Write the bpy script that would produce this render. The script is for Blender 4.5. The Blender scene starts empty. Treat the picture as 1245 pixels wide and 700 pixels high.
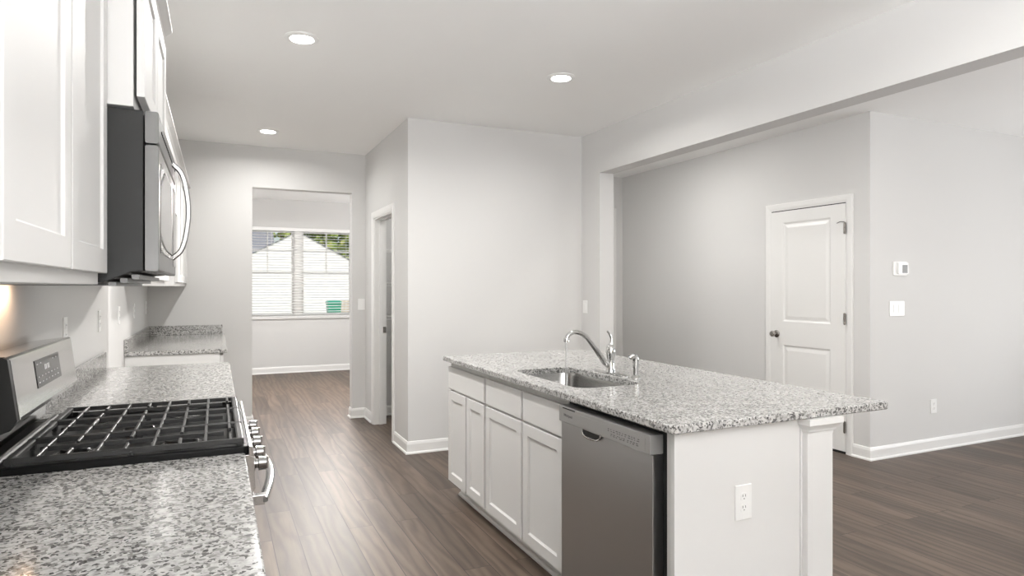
import bpy, bmesh, math, random
from mathutils import Vector, Matrix
random.seed(4)
PI = math.pi
scn = bpy.context.scene
COL = scn.collection

# ------------------------------------------------------------------ camera
TH = 0.4316
H = 1.3594
FPX = 779.55
cam_d = bpy.data.cameras.new('camera')
cam = bpy.data.objects.new('camera', cam_d); COL.objects.link(cam)
cam.location = (0, 0, H)
cam.rotation_euler = (PI/2, 0, -TH)
cam_d.sensor_fit = 'HORIZONTAL'; cam_d.sensor_width = 36
cam_d.lens = 36*FPX/1245
cam_d.shift_y = -(350-348.87)/1245
cam_d.clip_start = .02
scn.camera = cam

# ------------------------------------------------------------------ world, sun, added fill lamps, exposure
w = bpy.data.worlds.new('world'); scn.world = w; w.use_nodes = True
nt = w.node_tree; bg = nt.nodes['Background']
sky = nt.nodes.new('ShaderNodeTexSky'); sky.sky_type = 'NISHITA'
sky.sun_disc = False; sky.sun_elevation = math.radians(42); sky.sun_rotation = math.radians(200)
sky.air_density = 1.0; sky.dust_density = 3.0; sky.ozone_density = .6
nt.links.new(sky.outputs[0], bg.inputs[0]); bg.inputs[1].default_value = 0.17
def lamp(name, kind, loc, rot, energy, color=(1,1,1), **kw):
    d = bpy.data.lights.new(name, kind); d.energy = energy; d.color = color
    for k, v in kw.items(): setattr(d, k, v)
    o = bpy.data.objects.new(name, d); COL.objects.link(o); o.location = loc; o.rotation_euler = rot
    return o
lamp('sun', 'SUN', (0, 14, 12), (math.radians(40), 0, math.radians(18)), 2.5, (1, .98, .96), angle=.01)
# fill lamps added at supposed windows, all out of frame, to raise the brightness
FILL_COL = (0.98, 0.985, 1.0)
# the lamps tilt upwards so that the added light reaches the ceiling
UP = PI/2+1.25
lamp('fill_rear_left', 'AREA', (-.3, -2.2, 1.0), (PI/2+1.4, 0, -PI/2), 610, FILL_COL, shape='RECTANGLE', size=1.5, size_y=1.3)  # added to light the header and ceiling
lamp('fill_living_side', 'AREA', (7.75, 0.4, 1.1), (PI/2+.3, 0, PI/2), 102, FILL_COL, shape='RECTANGLE', size=3.4, size_y=1.2)  # added to lift the ceiling and living side
lamp('fill_dining_left', 'AREA', (-2.35, 8.9, 1.4), (PI/2+.95, 0, -PI/2), 50, FILL_COL, shape='RECTANGLE', size=1.8, size_y=1.4)  # added to brighten the dining room from the left
lamp('fill_dining_right', 'AREA', (4.2, 8.9, 1.4), (PI/2+.95, 0, PI/2), 50, FILL_COL, shape='RECTANGLE', size=1.8, size_y=1.4)  # matching added lamp on the right
scn.view_settings.view_transform = 'Standard'
scn.view_settings.look = 'None'
scn.view_settings.gamma = 1
scn.view_settings.use_curve_mapping = False
scn.view_settings.exposure = 0.07
scn.cycles.max_bounces = 14
scn.cycles.diffuse_bounces = 10
scn.cycles.sample_clamp_indirect = 6
scn.cycles.caustics_reflective = False
scn.cycles.caustics_refractive = False
DOWNLIGHT_W = 13
DINING_FILL_W = 235  # power of the added dining fill

# ------------------------------------------------------------------ materials
def mat(name, col, rough=.5, metal=0, **kw):
    m = bpy.data.materials.new(name); m.use_nodes = True
    b = m.node_tree.nodes['Principled BSDF']
    b.inputs['Base Color'].default_value = (*col, 1)
    b.inputs['Roughness'].default_value = rough
    b.inputs['Metallic'].default_value = metal
    for k, v in kw.items(): b.inputs[k].default_value = v
    return m
def N(m, t, **kw):
    n = m.node_tree.nodes.new(t)
    for k, v in kw.items(): setattr(n, k, v)
    return n
def L(m, a, b): m.node_tree.links.new(a, b)
def bsdf(m): return m.node_tree.nodes['Principled BSDF']
def coords(m, scale=(1,1,1), rot=(0,0,0)):
    g = N(m, 'ShaderNodeNewGeometry'); mp = N(m, 'ShaderNodeMapping')
    mp.inputs['Scale'].default_value = scale; mp.inputs['Rotation'].default_value = rot
    L(m, g.outputs['Position'], mp.inputs['Vector']); return mp.outputs[0]
def noise(m, vec, scale, detail=2, rough=.5):
    n = N(m, 'ShaderNodeTexNoise'); n.inputs['Scale'].default_value = scale
    n.inputs['Detail'].default_value = detail; n.inputs['Roughness'].default_value = rough
    L(m, vec, n.inputs['Vector']); return n.outputs['Fac']
def ramp(m, fac, stops, interp='LINEAR'):
    r = N(m, 'ShaderNodeValToRGB'); e = r.color_ramp.elements; r.color_ramp.interpolation = interp
    while len(e) < len(stops): e.new(.5)
    for i, (p, c) in enumerate(stops):
        e[i].position = p; e[i].color = (*c, 1) if len(c) == 3 else c
    L(m, fac, r.inputs[0]); return r.outputs[0]
def mix(m, fac, a, b, mode='MIX'):
    x = N(m, 'ShaderNodeMix', data_type='RGBA', blend_type=mode)
    if isinstance(fac, (int, float)): x.inputs[0].default_value = fac
    else: L(m, fac, x.inputs[0])
    for s, v in ((6, a), (7, b)):
        if isinstance(v, tuple): x.inputs[s].default_value = (*v, 1)
        else: L(m, v, x.inputs[s])
    return x.outputs[2]
def bump(m, h, strength, dist=.001):
    b = N(m, 'ShaderNodeBump'); b.inputs['Strength'].default_value = strength; b.inputs['Distance'].default_value = dist
    L(m, h, b.inputs['Height']); L(m, b.outputs[0], bsdf(m).inputs['Normal'])

def paint(name, col, rough=.6, tex=.15):
    m = mat(name, col, rough)
    c = coords(m); f = noise(m, c, 260, 3)
    bump(m, f, tex, .0008)
    v = noise(m, c, 1.3, 2)
    L(m, mix(m, v, tuple(x*.985 for x in col), tuple(min(1, x*1.015) for x in col)), bsdf(m).inputs['Base Color'])
    return m
M = {}
M['wall'] = paint('wall_paint', (.64, .635, .625), .7)
M['ceil'] = paint('ceiling_paint', (.915, .915, .905), .8, .3)
M['trim'] = paint('trim_paint', (.78, .775, .76), .35, .03)
M['cab'] = paint('cabinet_paint', (.70, .695, .682), .55, .03)
M['plastic'] = mat('white_plastic', (.85, .85, .84), .3)
M['black'] = mat('black_enamel', (.008, .008, .008), .3, **{'Specular IOR Level': .1})
M['iron'] = mat('cast_iron', (.03, .0295, .029), .42, **{'Specular IOR Level': .25})
M['void'] = mat('dark_gap', (.01, .01, .01), .8)
M['darkside'] = mat('dark_grey_side', (.018, .018, .017), .45, **{'Specular IOR Level': .25})
M['glassblack'] = mat('black_glass', (.02, .02, .02), .05)
M['chrome'] = mat('chrome', (.60, .60, .59), .06, 1)
M['nickel'] = mat('satin_nickel', (.42, .40, .38), .25, 1)
M['wire'] = mat('white_wire', (.82, .82, .8), .4)
M['grey'] = mat('grey_marks', (.10, .10, .10), .6)
M['screen'] = mat('thermostat_screen', (.11, .11, .105), .3)
def steel(name, col, rough, sc, metal=1):
    m = mat(name, col, rough, metal)
    f = noise(m, coords(m, sc), 1, 4, .6)
    mr = N(m, 'ShaderNodeMapRange'); mr.inputs[3].default_value = rough-.015; mr.inputs[4].default_value = rough+.025
    L(m, f, mr.inputs[0]); L(m, mr.outputs[0], bsdf(m).inputs['Roughness'])
    return m
M['steel'] = steel('stainless_brushed', (.50, .49, .475), .26, (2, 2, 60))
M['bgsteel'] = steel('polished_backguard', (.60, .595, .585), .12, (3, 3, 12))
M['cpsteel'] = steel('satin_control_steel', (.36, .355, .345), .3, (3, 3, 12), .5)
M['mwsteel'] = steel('stainless_microwave', (.11, .108, .105), .38, (3, 3, 12), .75)
M['handle'] = steel('polished_steel_handle', (.29, .285, .28), .18, (3, 3, 12))
M['steelh'] = steel('stainless_satin', (.52, .515, .505), .2, (60,4,2))
M['dwsteel'] = steel('stainless_dishwasher', (.47, .475, .478), .30, (4,3,40))
M['sink'] = steel('sink_steel', (.33, .325, .315), .24, (40,6,6))

def granite():
    m = mat('speckled_granite', (.6,.59,.57), .13)
    c = coords(m)
    wob = N(m, 'ShaderNodeTexNoise'); wob.inputs['Scale'].default_value = 60; wob.inputs['Detail'].default_value = 3
    L(m, c, wob.inputs['Vector'])
    add = N(m, 'ShaderNodeVectorMath', operation='MULTIPLY_ADD'); L(m, wob.outputs['Color'], add.inputs[0])
    add.inputs[1].default_value = (.012,)*3; L(m, c, add.inputs[2])
    cw = add.outputs[0]
    base = ramp(m, noise(m, cw, 62, 4, .6), [(.30, (.27,.265,.255)), (.44, (.42,.415,.40)), (.58, (.53,.52,.505)), (.8, (.62,.61,.59))])
    def cells(scale, lo, hi):
        v = N(m, 'ShaderNodeTexVoronoi'); v.inputs['Scale'].default_value = scale
        L(m, cw, v.inputs['Vector'])
        sp = N(m, 'ShaderNodeSeparateColor'); L(m, v.outputs['Color'], sp.inputs[0])
        return ramp(m, sp.outputs[0], [(lo, (1,1,1)), (hi, (0,0,0))], 'CONSTANT')
    g1 = mix(m, cells(135, 0, .26), base, (.24,.235,.225))
    g2 = mix(m, cells(185, 0, .12), g1, (.075,.073,.07))
    g3 = mix(m, cells(100, 0, .055), g2, (.12,.118,.115))
    big = ramp(m, noise(m, c, 9, 2), [(.35, (.90,.90,.90)), (.65, (1,1,1))])
    L(m, mix(m, 1.0, g3, big, 'MULTIPLY'), bsdf(m).inputs['Base Color'])
    return m
M['granite'] = granite()

def floor_mat():
    m = mat('wood_plank_floor', (.3,.25,.2), .3, **{'Specular IOR Level': .5})
    c = coords(m, (1, 1, 1), (0, 0, PI/2))
    br = N(m, 'ShaderNodeTexBrick'); br.offset = .37; br.offset_frequency = 2; br.squash = 1
    br.inputs['Color1'].default_value = (0,0,0,1); br.inputs['Color2'].default_value = (1,1,1,1)
    br.inputs['Mortar'].default_value = (.5,.5,.5,1)
    br.inputs['Scale'].default_value = 1; br.inputs['Brick Width'].default_value = 1.22
    br.inputs['Row Height'].default_value = .135; br.inputs['Mortar Size'].default_value = .0022
    br.inputs['Mortar Smooth'].default_value = .4
    L(m, c, br.inputs['Vector'])
    tone = N(m, 'ShaderNodeSeparateColor'); L(m, br.outputs['Color'], tone.inputs[0]); tone = tone.outputs[0]
    # offset the grain from plank to plank
    cb = N(m, 'ShaderNodeCombineXYZ'); mm = N(m, 'ShaderNodeMath', operation='MULTIPLY'); mm.inputs[1].default_value = 37
    L(m, tone, mm.inputs[0]); L(m, mm.outputs[0], cb.inputs[0]); L(m, mm.outputs[0], cb.inputs[2])
    def g(scale):
        s = coords(m, scale); a = N(m, 'ShaderNodeVectorMath', operation='ADD'); L(m, s, a.inputs[0]); L(m, cb.outputs[0], a.inputs[1]); return a.outputs[0]
    grain = noise(m, g((30, 2.0, 1)), 1, 5, .62)
    swirl = N(m, 'ShaderNodeTexWave', wave_type='BANDS', bands_direction='X'); swirl.inputs['Scale'].default_value = .8
    swirl.inputs['Distortion'].default_value = 14; swirl.inputs['Detail'].default_value = 3; swirl.inputs['Detail Scale'].default_value = 1.1
    L(m, g((6, .9, 1)), swirl.inputs['Vector'])
    c1 = ramp(m, grain, [(.27, (.048,.032,.022)), (.5, (.086,.061,.044)), (.73, (.135,.101,.077))])
    c2 = mix(m, .35, c1, ramp(m, swirl.outputs['Fac'], [(.0, (.034,.022,.015)), (.35, (.082,.057,.041)), (1, (.14,.106,.081))]))
    c3 = mix(m, 1.0, c2, ramp(m, tone, [(0, (.70,.70,.70)), (1, (1.28,1.28,1.28))]), 'MULTIPLY')
    knots = ramp(m, noise(m, g((7, 3, 1)), 1.4, 2), [(.20, (.45,.42,.4)), (.27, (1,1,1))])
    c4 = mix(m, 1.0, c3, knots, 'MULTIPLY')
    c5 = mix(m, br.outputs['Fac'], c4, (.02,.014,.011))
    L(m, c5, bsdf(m).inputs['Base Color'])
    rr = N(m, 'ShaderNodeMapRange'); rr.inputs[3].default_value = .42; rr.inputs[4].default_value = .56
    L(m, grain, rr.inputs[0]); L(m, rr.outputs[0], bsdf(m).inputs['Roughness'])
    inv = N(m, 'ShaderNodeMath', operation='MULTIPLY_ADD'); inv.inputs[1].default_value = -3
    L(m, br.outputs['Fac'], inv.inputs[0]); L(m, grain, inv.inputs[2])
    bump(m, inv.outputs[0], .35, .0008)
    return m
M['floor'] = floor_mat()

def glass_mat():
    m = mat('window_glass', (1,1,1), .0)
    b = bsdf(m); b.inputs['Transmission Weight'].default_value = 1; b.inputs['IOR'].default_value = 1.01
    return m
M['glass'] = glass_mat()
M['water'] = mat('water', (.97,.98,.99), .25, **{'Transmission Weight': 1.0, 'IOR': 1.33})
def emit(name, col, s):
    m = mat(name, (0.8,)*3, .5); b = bsdf(m)
    b.inputs['Emission Color'].default_value = (*col, 1); b.inputs['Emission Strength'].default_value = s
    return m
M['lens'] = emit('downlight_lens', (1, .98, .95), 14)
M['warm'] = emit('warm_strip_lens', (1, .72, .45), 1.2)
M['led'] = emit('clock_digits', (.5, .5, .5), .02)

# ------------------------------------------------------------------ mesh helpers (world coordinates)
def new(): return bmesh.new()
def box(bm, x0, x1, y0, y1, z0, z1):
    if x0 > x1: x0, x1 = x1, x0
    if y0 > y1: y0, y1 = y1, y0
    if z0 > z1: z0, z1 = z1, z0
    v = [bm.verts.new(p) for p in ((x0,y0,z0),(x1,y0,z0),(x1,y1,z0),(x0,y1,z0),(x0,y0,z1),(x1,y0,z1),(x1,y1,z1),(x0,y1,z1))]
    for f in ((3,2,1,0),(4,5,6,7),(0,1,5,4),(1,2,6,5),(2,3,7,6),(3,0,4,7)): bm.faces.new([v[i] for i in f])
    return bm
def bx(*a): return box(new(), *a)
def loft(bm, rings, cap0=True, cap1=True, closed=True):
    R = [[bm.verts.new(p) for p in r] for r in rings]
    n = len(R[0])
    for a, b in zip(R, R[1:]):
        for i in range(n if closed else n-1):
            j = (i+1) % n
            bm.faces.new((a[i], a[j], b[j], b[i]))
    if cap0: bm.faces.new(R[0][::-1])
    if cap1: bm.faces.new(R[-1])
    return bm
def prism(bm, pts, axis, a, b):
    """extrude a 2D outline along an axis: x -> pts are (y,z); y -> (x,z); z -> (x,y)"""
    f = {'x': lambda p, t: (t, p[0], p[1]), 'y': lambda p, t: (p[0], t, p[1]), 'z': lambda p, t: (p[0], p[1], t)}[axis]
    return loft(bm, [[f(p, a) for p in pts], [f(p, b) for p in pts]])
def tube(bm, pts, rad, seg=10, flat=None):
    """swept tube along points; rad number or list; flat=(w,h) for a rectangular strip"""
    pts = [Vector(p) for p in pts]; rings = []; up = None
    for i, p in enumerate(pts):
        t = (pts[min(i+1, len(pts)-1)] - pts[max(i-1, 0)]).normalized()
        if up is None:
            up = t.cross(Vector((0,1,0)) if abs(t.y) < .9 else Vector((1,0,0))).normalized()
        up = (up - t*up.dot(t)).normalized(); sd = t.cross(up)
        r = rad[i] if isinstance(rad, (list, tuple)) else rad
        if flat: rings.append([p + sd*a*flat[0]/2 + up*b*flat[1]/2 for a, b in ((-1,-.6),(-.7,-1),(.7,-1),(1,-.6),(1,.6),(.7,1),(-.7,1),(-1,.6))])
        else: rings.append([p + (sd*math.cos(k*2*PI/seg) + up*math.sin(k*2*PI/seg))*r for k in range(seg)])
    return loft(bm, rings)
def lathe(bm, prof, c, axis='z', seg=24):
    """profile [(r, h)...] revolved about an axis through c"""
    rings = []
    for r, h in prof:
        ring = []
        for k in range(seg):
            a, b = r*math.cos(2*PI*k/seg), r*math.sin(2*PI*k/seg)
            ring.append({'z': (c[0]+a, c[1]+b, c[2]+h), 'x': (c[0]+h, c[1]+a, c[2]+b), 'y': (c[0]+b, c[1]+h, c[2]+a)}[axis])
        rings.append(ring)
    return loft(bm, rings)
def rrect(x0, x1, y0, y1, r, seg=6):
    out = []
    for cx, cy, a in ((x1-r, y1-r, 0), (x0+r, y1-r, PI/2), (x0+r, y0+r, PI), (x1-r, y0+r, 1.5*PI)):
        for k in range(seg+1): t = a + PI/2*k/seg; out.append((cx+r*math.cos(t), cy+r*math.sin(t)))
    return out
def smooth_curve(pts, n=6):
    P = [Vector(p) for p in pts]; P = [P[0]*2-P[1]] + P + [P[-1]*2-P[-2]]; out = []
    for i in range(1, len(P)-2):
        for k in range(n):
            t = k/n; a, b, c, d = P[i-1], P[i], P[i+1], P[i+2]
            out.append(.5*((2*b)+(c-a)*t+(2*a-5*b+4*c-d)*t*t+(3*b-a-3*c+d)*t**3))
    out.append(P[-2]); return out
def panelled(bm, O, U, V, W, w, h, t, us, vs, cells, prof):
    """slab with lofted panel cells on its front. O corner, U width dir, V height dir, W front dir"""
    O, U, V, W = Vector(O), Vector(U), Vector(V), Vector(W)
    P = lambda u, v, n: O + U*u + V*v + W*n
    e = .0015
    back = [P(0,0,0),P(w,0,0),P(w,h,0),P(0,h,0)]; mid = [P(0,0,t-e),P(w,0,t-e),P(w,h,t-e),P(0,h,t-e)]; fr = [P(e,e,t),P(w-e,e,t),P(w-e,h-e,t),P(e,h-e,t)]
    loft(bm, [back, mid, fr], True, False)
    us = [e]+us+[w-e]; vs = [e]+vs+[h-e]
    for i in range(len(us)-1):
        for j in range(len(vs)-1):
            a, b, c, d = us[i], us[i+1], vs[j], vs[j+1]
            if (i, j) in cells:
                loft(bm, [[P(a+s,c+s,t+q),P(b-s,c+s,t+q),P(b-s,d-s,t+q),P(a+s,d-s,t+q)] for s, q in prof], False, True)
            else:
                bm.faces.new([bm.verts.new(x) for x in (P(a,c,t),P(b,c,t),P(b,d,t),P(a,d,t))])
    return bm
SHAKER = [(0,0),(.0012,-.0035),(.0075,-.0085),(.009,-.009)]
def shaker(O, U, w, h, W, t=.02, stile=.057, prof=SHAKER):
    return panelled(new(), O, U, (0,0,1), W, w, h, t, [stile, w-stile], [stile, h-stile], {(1,1)}, prof)

# ------------------------------------------------------------------ object helpers
def origin_of(parent):
    o = Vector((0,0,0)); p = parent
    while p: o += Vector(p.location); p = p.parent
    return o
def obj(name, bm, m, parent=None, bev=0, smooth=False, at=None, label=None):
    """link one mesh object; bm is in world coordinates"""
    bmesh.ops.remove_doubles(bm, verts=bm.verts, dist=1e-6)
    bmesh.ops.recalc_face_normals(bm, faces=bm.faces)
    if parent is not None: off = origin_of(parent)
    elif at is not None: off = Vector(at)
    else:
        xs = [v.co for v in bm.verts]
        off = Vector(((min(v.x for v in xs)+max(v.x for v in xs))/2, (min(v.y for v in xs)+max(v.y for v in xs))/2, min(v.z for v in xs)))
    bmesh.ops.translate(bm, verts=bm.verts, vec=-off)
    me = bpy.data.meshes.new(name); bm.to_mesh(me); bm.free()
    me.materials.append(m)
    if smooth:
        for p in me.polygons: p.use_smooth = True
        me.set_sharp_from_angle(angle=math.radians(38))
    o = bpy.data.objects.new(name, me); COL.objects.link(o)
    if parent is not None: o.parent = parent
    else: o.location = off
    if bev:
        b = o.modifiers.new('bevel', 'BEVEL'); b.width = bev; b.segments = 2; b.limit_method = 'ANGLE'; b.angle_limit = math.radians(50)
    if label: o['label'] = label
    return o
def thing(name, label, cat, loc, group=None):
    o = bpy.data.objects.new(name, None); COL.objects.link(o); o.location = loc
    o.empty_display_size = .1
    return tag(o, label, cat, group)
def tag(o, label, cat, group=None):
    o['label'] = label; o['category'] = cat
    if group: o['group'] = group
    return o
def struct(name, bm, m, parent=None, bev=0):
    o = obj(name, bm, m, parent, bev)
    if parent is None: o['kind'] = 'structure'
    return o
def sroot(name, loc):
    o = bpy.data.objects.new(name, None); COL.objects.link(o); o.location = loc; o['kind'] = 'structure'; return o
def dup(root, loc, label, group=None):
    r = root.copy(); COL.objects.link(r); r.location = loc; r['label'] = label
    if group: r['group'] = group
    for ch in list(root.children):
        c = ch.copy(); COL.objects.link(c); c.parent = r
        for g in list(ch.children):
            d = g.copy(); COL.objects.link(d); d.parent = c
    return r

# ------------------------------------------------------------------ the setting
CZ = 2.74
XL, XP, XR, XR2, XF = -.575, 1.416, 3.057, 3.202, 4.657
YP, YB, YW, YBB, YS = 5.1004, 6.742, 3.395, 6.862, 10.72
OP0, OP1, OPZ = .314, 1.276, 2.335        # opening to the dining room
BZ = 2.365                                 # underside of the header
struct('floor', bx(-2.6, 8.2, -4.2, 10.95, -.1, 0), M['floor'])
struct('ceiling', bx(-2.6, 8.2, -4.2, 10.95, CZ, CZ+.15), M['ceil'])
b = new(); box(b, XL-.12, XL, -4.14, -2.95, 0, CZ); box(b, XL-.12, XL, -2.95, -1.45, 0, .6); box(b, XL-.12, XL, -2.95, -1.45, 2.1, CZ); box(b, XL-.12, XL, -1.45, YBB, 0, CZ)
struct('wall_left', b, M['wall'])
b = new(); box(b, XL, OP0, YB, YBB, 0, CZ); box(b, OP1, 2.94, YB, YBB, 0, CZ); box(b, OP0, OP1, YB, YBB, OPZ, CZ)
struct('wall_back', b, M['wall'])
# pantry: side wall with its doorway, front wall
PD0, PD1, PDZ = 5.59, 6.335, 2.04
b = new(); box(b, XP, XP+.115, YP, PD0, 0, CZ); box(b, XP, XP+.115, PD1, YB, 0, CZ); box(b, XP, XP+.115, PD0, PD1, PDZ, CZ)
struct('wall_pantry_side', b, M['wall'])
struct('wall_pantry_front', bx(XP+.115, XR, YP, YP+.115, 0, CZ), M['wall'])
# right wall: stub behind the island, header over the wide opening
b = new(); box(b, XR, XR2, 4.797, 6.95, 0, CZ); box(b, XR, XR2, -4.0, 4.797, BZ, CZ)
struct('wall_right', b, M['wall'])
struct('wall_hall_right', bx(XF, XF+.12, YW, 6.95, 0, CZ), M['wall'])
struct('wall_hall_back', bx(XR2, XF, 6.771, 6.9, 0, CZ), M['wall'])
struct('wall_living', bx(XF+.12, 8.0, YW, YW+.12, 0, CZ), M['wall'])
# living room behind the camera, with window openings
def wall_with_holes(name, axis, fixed, a0, a1, holes, t=.14):
    bm = new(); cur = a0
    def put(p, q, z0, z1):
        if axis == 'x': box(bm, p, q, fixed, fixed+t, z0, z1)
        else: box(bm, fixed, fixed+t, p, q, z0, z1)
    for h0, h1, z0, z1 in holes:
        put(cur, h0, 0, CZ); put(h0, h1, 0, z0) if z0 > 0 else None; put(h0, h1, z1, CZ); cur = h1
    put(cur, a1, 0, CZ)
    return struct(name, bm, M['wall'])
wall_with_holes('wall_rear', 'x', -4.14, XL, 8.0, [(.2, 3.6, .05, 2.15), (4.4, 6.8, .45, 2.15)])
wall_with_holes('wall_living_side', 'y', 8.0, -4.14, YW+.12, [(-1.3, 2.1, .05, 2.15)])
# dining room
wall_with_holes('wall_dining_left', 'y', -2.6, YBB, YS+.13, [(8.0, 9.8, .7, 2.3)])
wall_with_holes('wall_dining_right', 'y', 4.45, 6.95, YS+.13, [(8.0, 9.8, .7, 2.3)])
struct('wall_dining_front', bx(-2.46, XL-.12, YBB-.12, YBB, 0, CZ), M['wall'])
WX0, WX1, WZ0, WZ1 = .30, 2.06, .88, 2.30
wall_with_holes('wall_dining_back', 'x', YS, -2.46, 4.45, [(WX0, WX1, WZ0, WZ1)])

# baseboards
BBP = [(0,0),(.024,0),(.024,.009),(.019,.016),(.013,.018),(.013,.078),(.009,.092),(.006,.099),(0,.101)]
def base(bm, p, q, nrm, e0=0, e1=0):
    """baseboard profile from p to q (2D), standing off along nrm; e0/e1 lengthen the outer edge at a corner (mitre)"""
    p, q, n = Vector(p), Vector(q), Vector(nrm); d = (q-p).normalized()
    rings = []
    for pt, s, e in ((p, -1, e0), (q, 1, e1)):
        rings.append([(pt.x+n.x*a+d.x*s*e*a, pt.y+n.y*a+d.y*s*e*a, z) for a, z in BBP])
    return loft(bm, rings)
b = new(); base(b, (XL, 4.17), (XL, 5.09), (1,0)); struct('baseboard_left', b, M['trim'])
b = new(); base(b, (.07, YB), (OP0, YB), (0,-1), 0, 1); base(b, (OP0, YB), (OP0, YBB), (1,0), 1, 0); struct('baseboard_back', b, M['trim'])
b = new(); base(b, (OP1, YBB), (OP1, YB), (-1,0), 0, 1); base(b, (OP1, YB), (XP, YB), (0,-1), 1, -1); base(b, (XP, YB), (XP, PD1+.07), (-1,0), -1, 0)
struct('baseboard_opening', b, M['trim'])
b = new(); base(b, (XP, PD0-.07), (XP, YP), (-1,0), 0, 1); base(b, (XP, YP), (XR, YP), (0,-1), 1, -1); base(b, (XR, YP), (XR, 4.797), (-1,0), -1, 1); base(b, (XR, 4.797), (XR2, 4.797), (0,-1), 1, 0)
struct('baseboard_pantry', b, M['trim'])
b = new(); base(b, (XF, 6.771), (XF, 4.437), (-1,0), -1, 0); base(b, (XF, 3.544), (XF, YW), (-1,0), 0, 1); base(b, (XF, YW), (8.0, YW), (0,-1), 1, 0)
struct('baseboard_right', b, M['trim'])
b = new(); base(b, (-2.46, YS), (4.45, YS), (0,-1)); struct('baseboard_dining', b, M['trim'])
b = new(); base(b, (XP+.115, YB), (2.94, YB), (0,-1)); struct('baseboard_pantry_inside', b, M['trim'])
struct('wall_pantry_inside', bx(2.94, XR, YP+.115, YBB, 0, CZ), M['wall'])

# pantry doorway casing and jamb
def casing_prof(s0, s1): return None
def casing(bm, plane, n, a0, a1, ztop, w=.064, floor=0):
    """mitred door casing on a wall plane x=plane facing n (+-1); a0<a1 inner edges along y"""
    prof = [(0,0),(0,.010),(.012,.013),(.02,.016),(.045,.018),(w-.006,.018),(w,.014),(w,0)]
    rings = []
    for (y, z, dy, dz) in ((a0, floor, -1, 0), (a0, ztop, -1, 1), (a1, ztop, 1, 1), (a1, floor, 1, 0)):
        rings.append([(plane+n*t, y+dy*s, z+dz*s) for s, t in prof])
    return loft(bm, rings)
t = sroot('trim_1', (XP, (PD0+PD1)/2, 0))
b = new(); casing(b, XP, -1, PD0+.006, PD1-.006, PDZ-.006); obj('casing', b, M['trim'], t)
b = new(); box(b, XP-.002, XP+.117, PD0, PD0+.018, 0, PDZ); box(b, XP-.002, XP+.117, PD1-.018, PD1, 0, PDZ); box(b, XP-.002, XP+.117, PD0, PD1, PDZ-.018, PDZ)
box(b, XP+.045, XP+.08, PD1-.03, PD1-.018, 0, PDZ-.018); box(b, XP+.045, XP+.08, PD0+.018, PD0+.03, 0, PDZ-.018); box(b, XP+.045, XP+.08, PD0+.03, PD1-.03, PDZ-.03, PDZ-.018)
obj('jamb', b, M['trim'], t, .001)
b = new(); box(b, XP+.084, XP+.114, PD1-.0215, PD1-.018, .905, .965); box(b, XP+.092, XP+.106, PD1-.0225, PD1-.0215, .918, .952)
obj('strike_plate', b, M['nickel'], t, label='dark metal strike plate')

# wire shelves inside the pantry
def wire_shelf(z, label):
    r = thing('wire_shelf', label, 'shelf', (2.2, 6.7, z), 'wire shelves in the pantry')
    b = new(); x0, x1, y0, y1 = 1.56, 2.92, 6.42, 6.735
    for y in (y0, y0+.1, y0+.2, y1): tube(b, [(x0, y, z), (x1, y, z)], .0032, 6)
    tube(b, [(x0, y0, z-.028), (x1, y0, z-.028)], .0032, 6)
    n = 54
    for i in range(n):
        x = x0 + (x1-x0)*i/(n-1); tube(b, [(x, y1, z+.004), (x, y0, z+.004), (x, y0-.002, z-.028)], .0016, 4)
    obj('wire_deck', b, M['wire'], r)
    for x in (1.66, 2.75):
        b = new(); tube(b, [(x, y0+.01, z-.01), (x, 6.735, z-.30)], .005, 6); obj('brace', b, M['wire'], r)
for z, l in ((1.74, 'white wire pantry shelf, topmost of the three seen through the doorway'), (1.40, 'white wire pantry shelf, middle of the three seen through the doorway'), (1.06, 'white wire pantry shelf, lowest of the three seen through the doorway')):
    wire_shelf(z, l)

# hall doorway casing (narrow strip seen past the stub wall)
t = sroot('trim_2', (4.1, 6.76, 0))
b = new()
prof = [(0,0),(0,.010),(.02,.016),(.06,.018),(.066,.014),(.066,0)]
loft(b, [[(x+dx*s, 6.771-tt, z+dz*s) for s, tt in prof] for x, z, dx, dz in ((3.62,0,-1,0),(3.62,2.28,-1,1),(4.485,2.28,1,1),(4.485,0,1,0))])
obj('casing', b, M['trim'], t)
panelled(b := new(), (3.64, 6.774, .01), (1,0,0), (0,0,1), (0,-1,0), .825, 2.25, .012, [.12,.705], [.22,.95,1.1,2.12], {(1,1),(1,3)}, [(0,0),(.012,-.007),(.03,-.007),(.045,-.001)])
obj('door_leaf', b, M['trim'], t)

# door_1: two-panel closet door in the hall wall
DY0, DY1, DZ = 3.603, 4.369, 2.048
d1 = sroot('door_1', (XF, (DY0+DY1)/2, 0))
b = new(); casing(b, XF, -1, DY0-.002, DY1+.002, DZ+.002); obj('casing', b, M['trim'], d1)
b = new()
panelled(b, (XF-.004, DY1, .02), (0,-1,0), (0,0,1), (-1,0,0), DY1-DY0, DZ-.02-.006, .012, [.135, DY1-DY0-.135], [.20, .82, 1.03, 1.92], {(1,1),(1,3)}, [(0,0),(.006,-.003),(.014,-.008),(.024,-.008),(.05,-.002)])
obj('door_leaf', b, M['trim'], d1)
obj('gap', bx(XF-.012, XF-.003, DY0-.002, DY1, 0, .019), M['void'], d1)
obj('head_gap', bx(XF-.010, XF-.002, DY0, DY1, DZ-.005, DZ+.002), M['void'], d1)
k = obj('door_knob', lathe(new(), [(.033,0),(.033,-.006),(.026,-.010),(.012,-.014),(.011,-.032),(.020,-.038),(.027,-.048),(.027,-.060),(.021,-.068),(.008,-.071)], (XF-.016, 4.302, .935), 'x', 28), M['nickel'], d1, smooth=True)
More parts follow.
